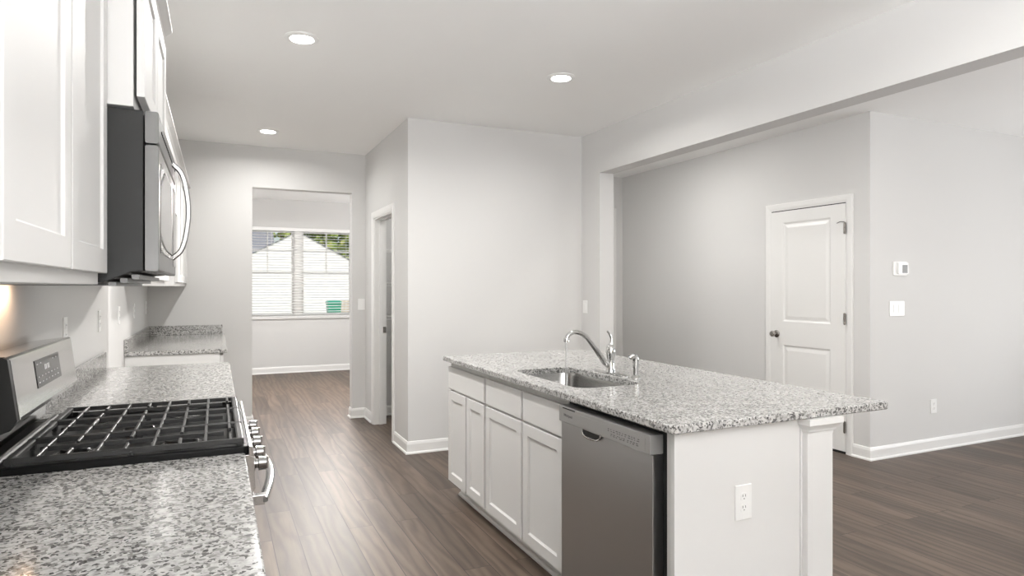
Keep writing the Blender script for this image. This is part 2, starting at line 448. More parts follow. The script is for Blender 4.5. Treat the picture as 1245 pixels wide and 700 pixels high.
for z in (1.84, 1.10, .22):
    b = new(); box(b, XF-.021, XF-.014, DY0-.006, DY0+.012, z-.045, z+.045); tube(b, [(XF-.024, DY0-.002, z-.048), (XF-.024, DY0-.002, z+.048)], .006, 8)
    obj('hinge', b, M['nickel'], d1)
b = new(); tube(b, [(XF-.024, DY0, 1.89), (XF-.03, DY0+.03, 1.895), (XF-.018, DY0+.075, 1.885)], .003, 6); obj('hinge_stop', b, M['nickel'], d1)

# window_1 in the dining room
w1 = sroot('window_1', ((WX0+WX1)/2, YS, WZ0))
b = new(); FY = YS+.055
box(b, WX0, WX0+.03, FY-.03, FY+.06, WZ0, WZ1); box(b, WX1-.03, WX1, FY-.03, FY+.06, WZ0, WZ1); box(b, WX0+.03, WX1-.03, FY-.03, FY+.06, WZ1-.03, WZ1); box(b, WX0+.03, WX1-.03, FY-.03, FY+.06, WZ0, WZ0+.03)
box(b, 1.125, 1.235, FY-.05, FY+.06, WZ0+.03, WZ1-.03)
obj('frame', b, M['trim'], w1, .002)
for a0, a1 in ((WX0+.03, 1.125), (1.235, WX1-.03)):
    for z0, z1, yy, mun in ((WZ0+.03, 1.60, FY-.012, 0), (1.565, WZ1-.03, FY+.018, 1)):
        b = new(); s = .035
        box(b, a0, a0+s, yy, yy+.028, z0, z1); box(b, a1-s, a1, yy, yy+.028, z0, z1); box(b, a0+s, a1-s, yy, yy+.028, z0, z0+s); box(b, a0+s, a1-s, yy, yy+.028, z1-s, z1)
        if mun:
            xm = (a0+a1)/2; box(b, xm-.008, xm+.008, yy+.008, yy+.02, z0+s, z1-s); zm = 1.94; box(b, a0+s, a1-s, yy+.0081, yy+.0199, zm-.008, zm+.008)
        sh = obj('sash', b, M['trim'], w1, .001)
        obj('pane', bx(a0+s, a1-s, yy+.012, yy+.016, z0+s, z1-s), M['glass'], sh)
b = new(); box(b, WX0-.03, WX1+.03, YS-.03, YS+.026, WZ0-.022, WZ0); obj('window_sill', b, M['trim'], w1, .003)
# blind
bl = thing('window_blind', 'wide white horizontal blind with open slats over the dining room window', 'blind', ((WX0+WX1)/2, YS, WZ1))
obj('headrail', bx(WX0+.005, WX1-.005, YS-.035, YS+.015, WZ1-.055, WZ1-.002), M['plastic'], bl, .002)
b = new(); z = WZ1-.08; sl = []
while z > WZ0+.05:
    sl.append(z)
    prism(b, [(YS-.036, z-.006), (YS-.012, z+.0015), (YS+.013, z+.004), (YS+.013, z+.0065), (YS-.012, z+.004), (YS-.036, z-.0035)], 'x', WX0+.01, WX1-.01)
    z -= .043
obj('slats', b, M['plastic'], bl)
obj('bottom_rail', bx(WX0+.01, WX1-.01, YS-.034, YS+.014, WZ0+.004, WZ0+.022), M['plastic'], bl, .002)
b = new()
for x in (.45, .78, 1.08, 1.30, 1.60, 1.93):
    for yy in (YS-.035, YS+.013): tube(b, [(x, yy, WZ0+.02), (x, yy, WZ1-.055)], .0012, 4)
obj('ladder_cords', b, M['plastic'], bl)
# ceiling vent of the dining room
vt = thing('ceiling_vent', 'small white ceiling vent in the dining room beyond the opening', 'vent', (1.15, 9.3, CZ))
b = new(); box(b, 1.0, 1.32, 9.20, 9.42, CZ-.008, CZ); obj('frame', b, M['plastic'], vt, .002)
b = new()
for i in range(7): box(b, 1.02, 1.30, 9.225+i*.027, 9.237+i*.027, CZ-.014, CZ-.008)
obj('louvres', b, M['grey'], vt)

# ------------------------------------------------------------------ outside the window
GZ = -.35
M['grass'] = mat('grass', (.10,.16,.05), .9)
M['siding'] = mat('white_siding', (.86,.86,.86), .6)
c = coords(M['siding'])
sp = N(M['siding'], 'ShaderNodeSeparateXYZ'); L(M['siding'], c, sp.inputs[0])
mm = N(M['siding'], 'ShaderNodeMath', operation='MULTIPLY'); mm.inputs[1].default_value = 8; L(M['siding'], sp.outputs[2], mm.inputs[0])
fr = N(M['siding'], 'ShaderNodeMath', operation='FRACT'); L(M['siding'], mm.outputs[0], fr.inputs[0]); bump(M['siding'], fr.outputs[0], .5, .01)
M['shingle'] = mat('roof_shingle', (.20,.21,.23), .9)
M['bin'] = mat('green_bin', (.03,.30,.19), .4)
M['fence'] = mat('beige_fence', (.62,.54,.44), .7)
M['leaf'] = mat('leaves', (.16,.24,.05), .7)
L(M['leaf'], ramp(M['leaf'], noise(M['leaf'], coords(M['leaf']), 2.2, 4, .7), [(.3,(.07,.12,.02)),(.5,(.22,.30,.06)),(.7,(.45,.45,.14))]), bsdf(M['leaf']).inputs['Base Color'])
M['bark'] = mat('bark', (.12,.09,.07), .9)
o = obj('lawn', bx(-30, 40, 11.0, 70, GZ-.1, GZ), M['grass']); o['kind'] = 'structure'
# white gabled house
def gable(bm, xc, half, ye, yb, ze, za):
    return prism(bm, [(xc-half, GZ), (xc+half, GZ), (xc+half, ze), (xc, za), (xc-half, ze)], 'y', ye, yb)
HY = 31.0; HX = 3.40
hs = thing('house', 'white sided gable-front house seen through the window blind', 'building', (HX, HY, GZ))
gable(b := new(), HX, 4.6, HY, HY+10, 1.42, 3.90); obj('wall', b, M['siding'], hs)
b = new()
prism(b, [(HX-4.9, 1.29), (HX, 3.94), (HX+4.9, 1.29), (HX+4.9, 1.255), (HX, 3.905), (HX-4.9, 1.255)], 'y', HY-.04, HY+10.2)
obj('roof', b, M['shingle'], hs)
b = new(); box(b, HX-3.2, HX+1.8, HY-.03, HY, GZ, 1.15); obj('garage_door', b, M['siding'], hs, .01)
b = new(); box(b, HX+3.0, HX+3.3, HY-.12, HY, 1.15, 1.32); obj('wall_lamp', b, M['grey'], hs, .01)
h2 = thing('house', 'grey-roofed house behind the white gable house, upper left of the window', 'building', (-4, 44, GZ))
b = bx(-8, 3.0, 43.6, 52.4, GZ, 3.0); obj('wall', b, M['siding'], h2)
b = new(); prism(b, [(43, 3.0), (48, 7.6), (53, 3.0), (53, 2.85), (48, 7.45), (43, 2.85)], 'x', -8.6, 3.4); obj('roof', b, M['shingle'], h2)
# trees
def tree(x, y, h, r, label):
    tr = thing('tree', label, 'tree', (x, y, GZ), 'trees behind the house')
    obj('trunk', tube(new(), [(x, y, GZ), (x+.1, y, GZ+h*.5), (x, y, GZ+h*.75)], [.25,.18,.08], 8), M['bark'], tr)
    bm = new()
    for k in range(150):
        a, e = random.uniform(0, 2*PI), random.uniform(-.9, 1.5); rr = r*random.uniform(.45, 1)
        p = Vector((x+rr*math.cos(a)*math.cos(e), y+rr*math.sin(a)*math.cos(e), GZ+h*.62+rr*math.sin(e)*1.05))
        m4 = Matrix.Translation(p) @ Matrix.Rotation(random.uniform(0, 6), 4, Vector((random.random()+.1, random.random(), random.random())).normalized()) @ Matrix.Diagonal((1, .8, .6, 1))
        bmesh.ops.create_icosphere(bm, subdivisions=1, radius=random.uniform(.28, .6), matrix=m4)
    obj('crown', bm, M['leaf'], tr)
for x, y, h, r, l in ((6.9, 46, 8.4, 2.5, 'yellow-green tree above the right slope of the white gable roof'), (12.9, 47, 8.8, 2.6, 'yellow-green tree at the right edge of the window view'), (5.2, 60, 11, 3.6, 'green tree showing at the roof peak, between the two roofs')):
    tree(x, y, h, r, l)
def at_px(x, y, dist):
    S, C = math.sin(TH), math.cos(TH); r = (x-622.5)/FPX*dist
    return dist*S+r*C, dist*C-r*S, H-(y-348.87)/FPX*dist
# green wheeled bin and fence beside the house (world positions)
BX, BY = 4.46, 27.6
bn = thing('trash_bin', 'green wheeled trash bin standing outside before the white house', 'bin', (BX, BY, GZ))
loft(b := new(), [[(BX-s, BY-s, z), (BX+s, BY-s, z), (BX+s, BY+s, z), (BX-s, BY+s, z)] for s, z in ((.22,GZ+.06),(.27,GZ+1.0),(.28,GZ+1.0),(.28,GZ+1.05))]); obj('body', b, M['bin'], bn, .01)
loft(b := new(), [[(BX-s, BY-s, z), (BX+s, BY-s, z), (BX+s, BY+s, z), (BX-s, BY+s, z)] for s, z in ((.30,GZ+1.051),(.30,GZ+1.09),(.20,GZ+1.15))]); obj('lid', b, M['bin'], bn, .01)
for s in (-1, 1): obj('wheel', lathe(new(), [(.03,-.03),(.13,-.03),(.13,.03),(.03,.03)], (BX+s*.26, BY+.25, GZ+.13), 'x', 16), M['grey'], bn)
fn = thing('fence', 'beige board fence beside the green bin outside', 'fence', (6.0, 28.4, GZ))
b = new()
for i in range(16): box(b, 4.83+i*.15, 4.97+i*.15, 28.35, 28.37, GZ+.02, GZ+1.12)
obj('boards', b, M['fence'], fn)
b = new(); box(b, 4.83, 7.2, 28.37, 28.41, GZ+.2, GZ+.28); box(b, 4.83, 7.2, 28.37, 28.41, GZ+.85, GZ+.93)
for x in (4.9, 7.1): box(b, x-.05, x+.05, 28.41, 28.5, GZ, GZ+1.1)
obj('rails', b, M['fence'], fn)

# ------------------------------------------------------------------ downlights
def downlight(x, y, label, watt, spread=165):
    r = thing('recessed_downlight', label, 'ceiling light', (x, y, CZ), 'recessed ceiling lights')
    obj('trim_ring', lathe(new(), [(.064,-.0085),(.067,-.010),(.080,-.008),(.092,-.003),(.093,0),(.064,0)], (x, y, CZ), 'z', 40), M['plastic'], r, smooth=True)
    obj('lens', lathe(new(), [(.063,-.004),(.063,-.0105),(.040,-.0125),(.001,-.013)], (x, y, CZ), 'z', 32), M['lens'], r, smooth=True)
    d = lamp('lamp', 'AREA', (0, 0, -.017), (0, 0, 0), watt, (1, .985, .96), shape='DISK', size=.05, spread=math.radians(spread)); d.parent = r
    return r
for x, y, wt, l in (
    (.429, 3.715, 40, 'round recessed ceiling light nearest the upper cabinets, upper left of the photo'),
    (2.059, 3.70, 16, 'round recessed ceiling light above the island, rightmost of three'),
    (.413, 6.05, 13, 'round recessed ceiling light nearest the dining room opening, smallest of three'),
    (2.06, 1.35, 8, 'added round fill light above the near end of the island, out of sight'),  # unseen lamp added to brighten the header
    (3.5, 2.25, 20, 'added round fill light in the hall, hidden behind the header'),  # unseen lamp added to brighten the hall wall
    (3.5, 5.0, 20, 'added round fill light deep in the hall, hidden behind the header'),  # second unseen lamp added for the hall
    (1.0, 8.75, 42, 'added round fill light in the dining room, hidden above the opening'),  # unseen lamp added to lighten the dining floor
    (2.25, 5.95, 9, 'added round fill light inside the pantry, out of sight')):  # unseen lamp added to lift the pantry interior
    downlight(x, y, l, wt, 178 if x == 3.5 else 165)
r = thing('dining_fill_light', 'added fill light shaped as a round flush fixture, hidden above the dining opening', 'ceiling light', (1.5, 8.5, CZ))  # added fixture, stands in for window light raking the aisle floor
obj('base_ring', lathe(new(), [(.20,0),(.20,-.03),(.185,-.03),(.185,0)], (1.5, 8.5, CZ), 'z', 40), M['plastic'], r, smooth=True)
obj('diffuser', lathe(new(), [(.184,-.01),(.184,-.035),(.15,-.05),(.002,-.056)], (1.5, 8.5, CZ), 'z', 40), M['lens'], r, smooth=True)
d = lamp('lamp', 'AREA', (0, -.05, -.07), (math.radians(-52), 0, math.radians(-8)), DINING_FILL_W, (1, .955, .915), shape='DISK', size=.36); d.parent = r
# ------------------------------------------------------------------ left run: upper cabinets
UX, UD = -.27, -.25           # box front, door front
def upper(label, y0, y1, z0, z1, seams, depth_x=UX, gap=.0015, name='upper_cabinet', near_panel=False):
    r = thing(name, label, 'cabinet', (XL, (y0+y1)/2, z0), 'white upper cabinets')
    obj('body', bx(XL+.002, depth_x, y0+.001, y1-.001, z0, z1), M['cab'], r, .0012)
    for a, c in zip(seams, seams[1:]):
        obj('door', shaker((depth_x+gap, a+.006, z0+.028), (0,1,0), c-a-.012, z1-z0-.05, (1,0,0), .0185, .057, [(0,0),(.003,-.006),(.005,-.0068)]), M['cab'], r)
    # crown along the top
    prof = [(depth_x-.004, z1-.012), (depth_x+.004, z1-.012), (depth_x+.008, z1+.004), (depth_x+.022, z1+.022), (depth_x+.040, z1+.036), (depth_x+.046, z1+.040), (depth_x+.046, z1+.052), (depth_x-.004, z1+.052)]
    obj('crown_moulding', prism(new(), prof, 'y', y0+.001, y1-.001), M['cab'], r)
    return r
UZ0, UZ1 = 1.366, 2.25
upper('white shaker upper cabinet hanging over the near counter, at the left edge of the photo', .095, .99, UZ0, UZ1, [.10, .54, .985])
upper('white two-door upper cabinet over the near counter, just before the microwave', .99, 1.892, UZ0, UZ1, [1.02, 1.46, 1.896])
upper('deeper short white cabinet directly above the microwave', 1.895, 2.66, 1.822, UZ1, [1.895, 2.28, 2.66], -.194, .007)
upper('white upper cabinet just behind the microwave', 2.667, 4.18, UZ0, UZ1, [2.67, 3.42, 4.18])
upper('short white upper cabinet above the empty refrigerator gap', 4.181, 5.09, 1.83, UZ1, [4.18, 4.635, 5.09])
upper('white upper cabinet farthest away, against the back wall', 5.091, 6.74, UZ0, UZ1, [5.09, 5.64, 6.18, 6.735])
# microwave
MY0, MY1, MX, MXB = 1.90, 2.655, -.137, -.172
mw = thing('microwave', 'stainless over-the-range microwave with a bowed handle hung above the stove', 'microwave', (XL, 2.28, 1.375))
prism(b := new(), [(XL+.002, 1.375), (-.26, 1.372), (-.20, 1.398), (MXB, 1.400), (MXB, 1.815), (XL+.002, 1.815)], 'y', MY0, MY1)
obj('body', b, M['darkside'], mw, .002)
b = new(); prism(b, rrect(MXB+.003, MX, 1.40, 1.728, .006, 3), 'y', MY0+.002, MY1-.002); dr = obj('door', b, M['mwsteel'], mw, .001)
obj('door_glass', bx(MX, MX+.0012, 1.955, 2.40, 1.45, 1.69), M['glassblack'], dr)
b = new(); tube(b, smooth_curve([(MX, 2.445, 1.775), (MX+.028, 2.445, 1.745), (MX+.043, 2.445, 1.69), (MX+.05, 2.445, 1.615), (MX+.043, 2.445, 1.54), (MX+.028, 2.445, 1.485), (MX, 2.445, 1.455)]), 1, flat=(.024, .016))
obj('handle', b, M['handle'], dr, smooth=True)
obj('control_panel', bx(MX, MX+.001, 2.50, 2.64, 1.43, 1.70), M['glassblack'], mw)
b = new(); prism(b, rrect(MXB+.003, MX, 1.732, 1.815, .006, 3), 'y', MY0+.002, MY1-.002); vb = obj('vent_band', b, M['mwsteel'], mw, .001)
b = new()
for i in range(18): box(b, MX, MX+.0015, 1.98+i*.036, 2.0+i*.036, 1.775, 1.781)
obj('vent_slots', b, M['void'], vb)
b = new()
for i in range(2):
    y0 = 1.96+i*.34; box(b, -.50, -.29, y0, y0+.30, 1.368, 1.374)
    for k in range(12): box(b, -.495, -.295, y0+.012+k*.024, y0+.024+k*.024, 1.3645, 1.368)
obj('grease_filter', b, M['mwsteel'], mw)
b = new(); 
for k in range(3): box(b, -.255+k*.026, -.238+k*.026, 1.95, 2.60, 1.362+k*.009, 1.372+k*.010)
obj('vent_louvres', b, M['mwsteel'], mw)
obj('cooktop_light', bx(-.555, -.515, 2.1, 2.42, 1.3665, 1.3745), M['warm'], mw, .001, label='glowing warm light lens')
d = lamp('cooktop_lamp', 'AREA', (.05, -.02, -.012), (0, math.radians(38), 0), 1.1, (1, .66, .42), shape='RECTANGLE', size=.03, size_y=.3); d.parent = mw

# ------------------------------------------------------------------ left run: base cabinets and counters
CT, CB, CX = .9136, .884, .07
def base_cab(label, y0, y1, seams):
    r = thing('base_cabinet', label, 'cabinet', (XL, (y0+y1)/2, 0), 'white base cabinets along the left wall')
    b = new(); box(b, XL+.002, .022, y0+.001, y1-.001, .10, CB-.001); box(b, XL+.002, -.045, y0+.001, y1-.001, 0, .10)
    obj('body', b, M['cab'], r, .0012)
    for a, c in zip(seams, seams[1:]):
        obj('drawer_front', bx(.0235, .043, a+.006, c-.006, .725, .868), M['cab'], r, .002)
        obj('door', shaker((.0235, a+.006, .115), (0,1,0), c-a-.012, .595, (1,0,0)), M['cab'], r)
    return r
RY0, RY1 = 1.872, 2.634
base_cab('white base cabinet under the near granite counter', -.80, RY0-.003, [-.79, -.1, .55, 1.2, RY0-.008])
base_cab('white base cabinet between the stove and the refrigerator gap', RY1+.003, 4.15, [RY1+.006, 3.39, 4.145])
base_cab('white base cabinet in the far corner by the back wall', 5.09, 6.74, [5.095, 5.64, 6.18, 6.735])
def counter(label, y0, y1, splash_back=False):
    r = thing('countertop', label, 'countertop', (XL, (y0+y1)/2, CB), 'granite counters along the left wall')
    obj('slab', bx(XL+.001, CX, y0, y1, CB, CT), M['granite'], r, .004)
    obj('backsplash', bx(XL+.0012, XL+.02, y0, y1-(.0 if not splash_back else .0), CT, 1.0), M['granite'], r, .0015)
    if splash_back: obj('backsplash', bx(XL+.02, CX-.02, y1-.02, y1-.001, CT, 1.0), M['granite'], r, .0015)
counter('speckled granite counter in the foreground, in front of the stove', -.82, RY0-.001)
counter('speckled granite counter right behind the stove', RY1+.001, 4.17)
counter('small speckled granite counter in the corner with backsplash on two sides', 5.08, 6.741, True)

# outlets on the left wall
def outlet_plate(root, P, U, V, W, w=.07, h=.114):
    """duplex outlet: returns parts; P centre on wall, W outward"""
    P, U, V, W = map(Vector, (P, U, V, W))
    def slab(bm, cu, cv, hw, hh, n0, n1):
        loft(bm, [[P+U*(cu+a*hw)+V*(cv+c*hh)+W*n for a, c in ((-1,-1),(1,-1),(1,1),(-1,1))] for n in (n0, n1)])
    b = new(); slab(b, 0, 0, w/2, h/2, 0, .005); obj('cover_plate', b, M['plastic'], root, .0015)
    for s in (-1, 1):
        b = new(); pts = rrect(-.0165, .0165, -.014, .014, .012, 4)
        loft(b, [[P+U*p[0]+V*(p[1]+s*.0195)+W*n for p in pts] for n in (.005, .0068)])
        rc = obj('receptacle', b, M['plastic'], root)
        b = new()
        for cu in (-.0063, .0063): slab(b, cu, s*.0195+.004, .0011, .0040, .0068, .0072)
        pts = [(.0022*math.cos(q), .0022*math.sin(q)) for q in [i*PI/4 for i in range(8)]]
        loft(b, [[P+U*p[0]+V*(p[1]+s*.0195-.0065)+W*n for p in pts] for n in (.0068, .0072)])
        obj('slots', b, M['grey'], rc)
for y, l in ((3.20, 'white wall outlet above the stove backguard, half hidden by it'), (4.06, 'white wall outlet above the granite backsplash end'), (4.82, 'white wall outlet inside the empty refrigerator gap'), (5.65, 'white wall outlet over the corner counter, nearer the refrigerator gap'), (6.54, 'white wall outlet over the corner counter, nearest the back wall')):
    r = thing('wall_outlet', l, 'outlet', (XL, y, 1.177), 'outlets on the left wall')
    outlet_plate(r, (XL, y, 1.177), (0,-1,0), (0,0,1), (1,0,0))

# ------------------------------------------------------------------ range
rg = thing('gas_range', 'stainless gas range with black cast iron grates set between the granite counters', 'stove', (XL, 2.25, 0))
b = new(); box(b, XL+.01, .062, RY0+.002, RY1-.002, .02, .905)
obj('body', b, M['darkside'], rg, .002)
# cooktop tray with raised rim
TX0, TX1 = -.50, .078
b = new()
outer = rrect(TX0, TX1, RY0+.001, RY1-.001, .012, 3); inn = rrect(TX0+.012, TX1-.012, RY0+.013, RY1-.013, .012, 3); inn2 = rrect(TX0+.022, TX1-.022, RY0+.024, RY1-.024, .012, 3)
loft(b, [[(x, y, .905) for x, y in outer], [(x, y, .929) for x, y in outer], [(x, y, .931) for x, y in inn], [(x, y, .917) for x, y in inn2]])
obj('cooktop', b, M['black'], rg, .0015)
BUR = [(-.34, 2.02, .036), (-.09, 2.02, .045), (-.34, 2.485, .032), (-.09, 2.485, .040), (-.215, 2.253, .042)]
for x, y, r in BUR:
    bb = obj('burner', lathe(new(), [(r+.020,0),(r+.020,.003),(r+.004,.005),(r,.010),(r-.004,.0105),(.004,.0105)], (x, y, .9171), 'z', 28), M['steelh'], rg, smooth=True)
    obj('burner_cap', lathe(new(), [(r-.004,.0106),(r-.002,.014),(r-.006,.0175),(.003,.018)], (x, y, .9171), 'z', 28), M['black'], bb, smooth=True)
# grates: three cast-iron sections
GT = .9485
def bar(bm, a, c, w=.010, h=.011, z=GT):
    a, c = Vector((*a, 0)), Vector((*c, 0)); d = (c-a).normalized(); n = Vector((-d.y, d.x, 0))
    def q(p, s, z): return (p.x+n.x*s, p.y+n.y*s, z)
    sec = lambda p: [q(p,-w/2,z-h), q(p,w/2,z-h), q(p,w/2*.9,z-.002), q(p,w/2*.5,z), q(p,-w/2*.5,z), q(p,-w/2*.9,z-.002)]
    loft(bm, [sec(a), sec(c)])
GX0, GX1 = -.462, .068
cuts = [RY0+.018, 2.125, 2.381, RY1-.012]
for i in range(3):
    y0, y1 = cuts[i]+.001, cuts[i+1]-.001; b = new()
    for x in (GX0+.010, GX1-.010): bar(b, (x, y0), (x, y1), .020, .012)
    bar(b, (GX0, y0+.006), (GX1, y0+.006), .012, .014); bar(b, (GX0, y1-.006), (GX1, y1-.006), .012, .014)
    ym = (y0+y1)/2
    xs = [GX0+.062*k for k in range(1, 9)]
    for k, x in enumerate(xs):
        if k % 2 == 0 or i == 1: bar(b, (x, y0+.01), (x, y1-.01), .009)
        else: bar(b, (x, y0+.01), (x, ym-.038), .009); bar(b, (x, ym+.038), (x, y1-.01), .009)
    bar(b, (GX0+.05, ym), (GX1-.05, ym), .009, .012); 
    for x in (GX0+.01, -.20, GX1-.012):
        for y in (y0+.006, y1-.006): box(b, x-.006, x+.006, y-.005, y+.005, .9185, GT-.006)
    obj('grate', b, M['iron'], rg, .0008)
# front: control fascia, knobs, oven door
b = new(); prism(b, [(.062, .80), (.088, .80), (.096, .815), (.092, .895), (.079, .914), (.079, .905), (.062, .905)], 'y', RY0+.003, RY1-.003)
obj('control_fascia', b, M['steelh'], rg, .001)
b = new(); prism(b, [(.0791, .905), (.0791, .9295), (.088, .927), (.0925, .9), (.0925, .897)], 'y', RY0+.0015, RY1-.0015)
obj('front_rim', b, M['steelh'], rg, .001)
for i, y in enumerate((1.945, 2.075, 2.215, 2.355, 2.485)):
    kb = obj('knob', lathe(new(), [(.021,0),(.021,.004),(.013,.006),(.013,.012),(.020,.014),(.0185,.034),(.0165,.036),(.002,.036)], (.0935, y, .862), 'x', 24), M['handle'], rg, smooth=True)
    obj('pointer', bx(.1295, .134, y-.004, y+.004, .846, .880), M['steelh'], kb, .001)
b = new(); prism(b, [(.062, .16), (.09, .16), (.094, .165), (.094, .792), (.062, .796)], 'y', RY0+.003, RY1-.003); od = obj('oven_door', b, M['steelh'], rg, .002)
obj('oven_window', bx(.094, .0952, RY0+.12, RY1-.12, .36, .66), M['glassblack'], od)
hy0, hy1, hz = 1.92, 2.59, .765
b = new()
pts = [(.118+.040*math.sin(PI*i/20), hy0+(hy1-hy0)*i/20, hz) for i in range(21)]
tube(b, pts, 1, flat=(.026, .014))
hd = obj('oven_handle', b, M['handle'], od, smooth=True)
for y in (hy0+.012, hy1-.012): obj('handle_mount', bx(.094, .124, y-.012, y+.012, hz-.014, hz+.014), M['steelh'], hd, .002)
obj('drawer_panel', bx(.062, .09, RY0+.003, RY1-.003, .04, .152), M['steelh'], rg, .002)
# backguard
b = new(); prism(b, [(-.565, .93), (-.565, 1.178), (-.462, 1.190), (-.455, 1.186), (-.436, 1.040), (-.447, 1.022), (-.470, 1.012), (-.525, 1.004), (-.525, .93)], 'y', RY0+.022, RY1-.004)
bgd = obj('backguard', b, M['bgsteel'], rg, .0015)
for y0, y1 in ((RY0+.004, RY0+.0215),):
    prism(b := new(), [(-.565, .93), (-.565, 1.181), (-.460, 1.193), (-.450, 1.187), (-.431, 1.040), (-.445, 1.018), (-.470, 1.008), (-.522, 1.0), (-.522, .93)], 'y', y0, y1); obj('end_cap', b, M['darkside'] if y0 < 2 else M['steelh'], bgd, .001)
b = new(); prism(b, [(-.4585, 1.1875), (-.4475, 1.1845), (-.4290, 1.040), (-.4370, 1.040)], 'y', RY0+.0215, RY0+.030); obj('corner_trim', b, M['chrome'], bgd)
def face_x(z): return -.455+(1.186-z)*.019/.146
def face_plate(bm, y0, y1, z0, z1, t0=.0003, t1=.0016):
    loft(bm, [[(face_x(z)+t, y, z) for y, z in ((y0,z0),(y1,z0),(y1,z1),(y0,z1))] for t in (t0, t1)])
face_plate(b := new(), 2.125, 2.41, 1.083, 1.158); dp = obj('touch_display', b, M['glassblack'], bgd)
b = new()
for y in (2.222, 2.236, 2.254, 2.268): face_plate(b, y, y+.009, 1.125, 1.139, .0017, .002)
for i in range(7):
    for z in (1.095, 1.110, 1.145):
        if 1 < i < 5 and z > 1.12: continue
        face_plate(b, 2.142+i*.037, 2.152+i*.037, z, z+.003, .0017, .002)
obj('display_marks', b, M['led'], dp)

# ------------------------------------------------------------------ island
IX0, IX1, IY0, IY1 = 1.329, 2.378, 1.652, 3.965
SX0, SX1, SY0, SY1 = 1.445, 1.80, 2.43, 3.13
ctop = thing('island_countertop', 'large speckled granite countertop with sink cutout on the white island', 'countertop', (1.85, 2.8, CB))
b = new()
def ring_loft(bm, o, i):
    """ring between an outer rounded rect and a hole with the same vertex count"""
def slab_with_hole():
    bm = new(); seg = 6
    o = rrect(IX0, IX1, IY0, IY1, .012, seg); oi = rrect(IX0+.004, IX1-.004, IY0+.004, IY1-.004, .010, seg)
    h = rrect(SX0, SX1, SY0, SY1, .075, seg); hi = rrect(SX0-.003, SX1+.003, SY0-.003, SY1+.003, .078, seg)
    rings = [[(x,y,CB+.004) for x,y in o], [(x,y,CT-.004) for x,y in o], [(x,y,CT) for x,y in oi], [(x,y,CT) for x,y in hi], [(x,y,CT-.003) for x,y in h], [(x,y,CB) for x,y in h], [(x,y,CB) for x,y in oi]]
    R = [[bm.verts.new(p) for p in r] for r in rings]; n = len(R[0])
    for a, c in zip(R, R[1:]+R[:1]):
        for i in range(n): j = (i+1) % n; bm.faces.new((a[i], a[j], c[j], c[i]))
    return bm
obj('slab', slab_with_hole(), M['granite'], ctop)
# sink bowl
sk = thing('kitchen_sink', 'undermount stainless sink bowl set in the island counter', 'sink', (1.62, 2.78, CB-.2))
b = new(); seg = 6
def rr(g, r, z): return [(x, y, z) for x, y in rrect(SX0-g, SX1+g, SY0-g, SY1+g, r, seg)]
loft(b, [rr(.028,.10,CB-.0035), rr(.028,.10,CB-.0005), rr(.004,.079,CB-.0005), rr(-.002,.075,CB-.02), rr(-.012,.075,CB-.17), rr(-.025,.065,CB-.193), rr(-.05,.05,CB-.2), rr(-.12,.02,CB-.204)], False, True)
sb_ = obj('bowl', b, M['sink'], sk, smooth=True)
sm = sb_.modifiers.new('shell', 'SOLIDIFY'); sm.thickness = .0012; sm.offset = 0
obj('drain', lathe(new(), [(.042,-.2025),(.042,-.1995),(.034,-.1995),(.030,-.2015),(.002,-.2015)], (1.62, 2.78, CB), 'z', 24), M['chrome'], sk, smooth=True)

# island cabinets (the carcass, posts and end panel)
IBX = 1.385                     # box front plane; doors stand proud of it
def icab(label, y0, y1, drawers, doors):
    r = thing('base_cabinet', label, 'cabinet', (1.7, (y0+y1)/2, 0), 'white island cabinets')
    b = new()
    # open-topped carcass so that the sink hangs free inside
    box(b, IBX, IBX+.018, y0+.001, y1-.001, .10, CB-.001); box(b, 1.96, 1.975, y0+.001, y1-.001, .0, CB-.001)
    box(b, IBX+.018, 1.96, y0+.001, y0+.018, .10, CB-.001); box(b, IBX+.018, 1.96, y1-.018, y1-.001, .10, CB-.001); box(b, IBX+.018, 1.96, y0+.018, y1-.018, .10, .118)
    obj('carcass', b, M['cab'], r, .001)
    for a, c in drawers: obj('drawer_front', bx(IBX-.0205, IBX-.0015, a, c, .706, .848), M['cab'], r, .003)
    for a, c in doors: obj('door', shaker((IBX-.0015, c, .112), (0,-1,0), c-a, .582, (-1,0,0), .019, .055), M['cab'], r)
    b = new(); box(b, 1.452, 1.468, y0+.001, y1-.001, 0, .10); prism(b, [(1.452,0),(1.436,0),(1.436,.010),(1.442,.019),(1.452,.021)], 'y', y0+.001, y1-.001)
    obj('toe_kick', b, M['cab'], r)
    return r
icab('white island cabinet with one wide drawer over two narrow doors, farthest from the dishwasher', 3.328, 3.955, [(3.343, 3.95)], [(3.343, 3.618), (3.636, 3.95)])
icab('white island sink cabinet with two false drawer fronts over two doors, beside the dishwasher', 2.42, 3.326, [(2.434, 2.838), (2.858, 3.315)], [(2.434, 2.838), (2.858, 3.315)])
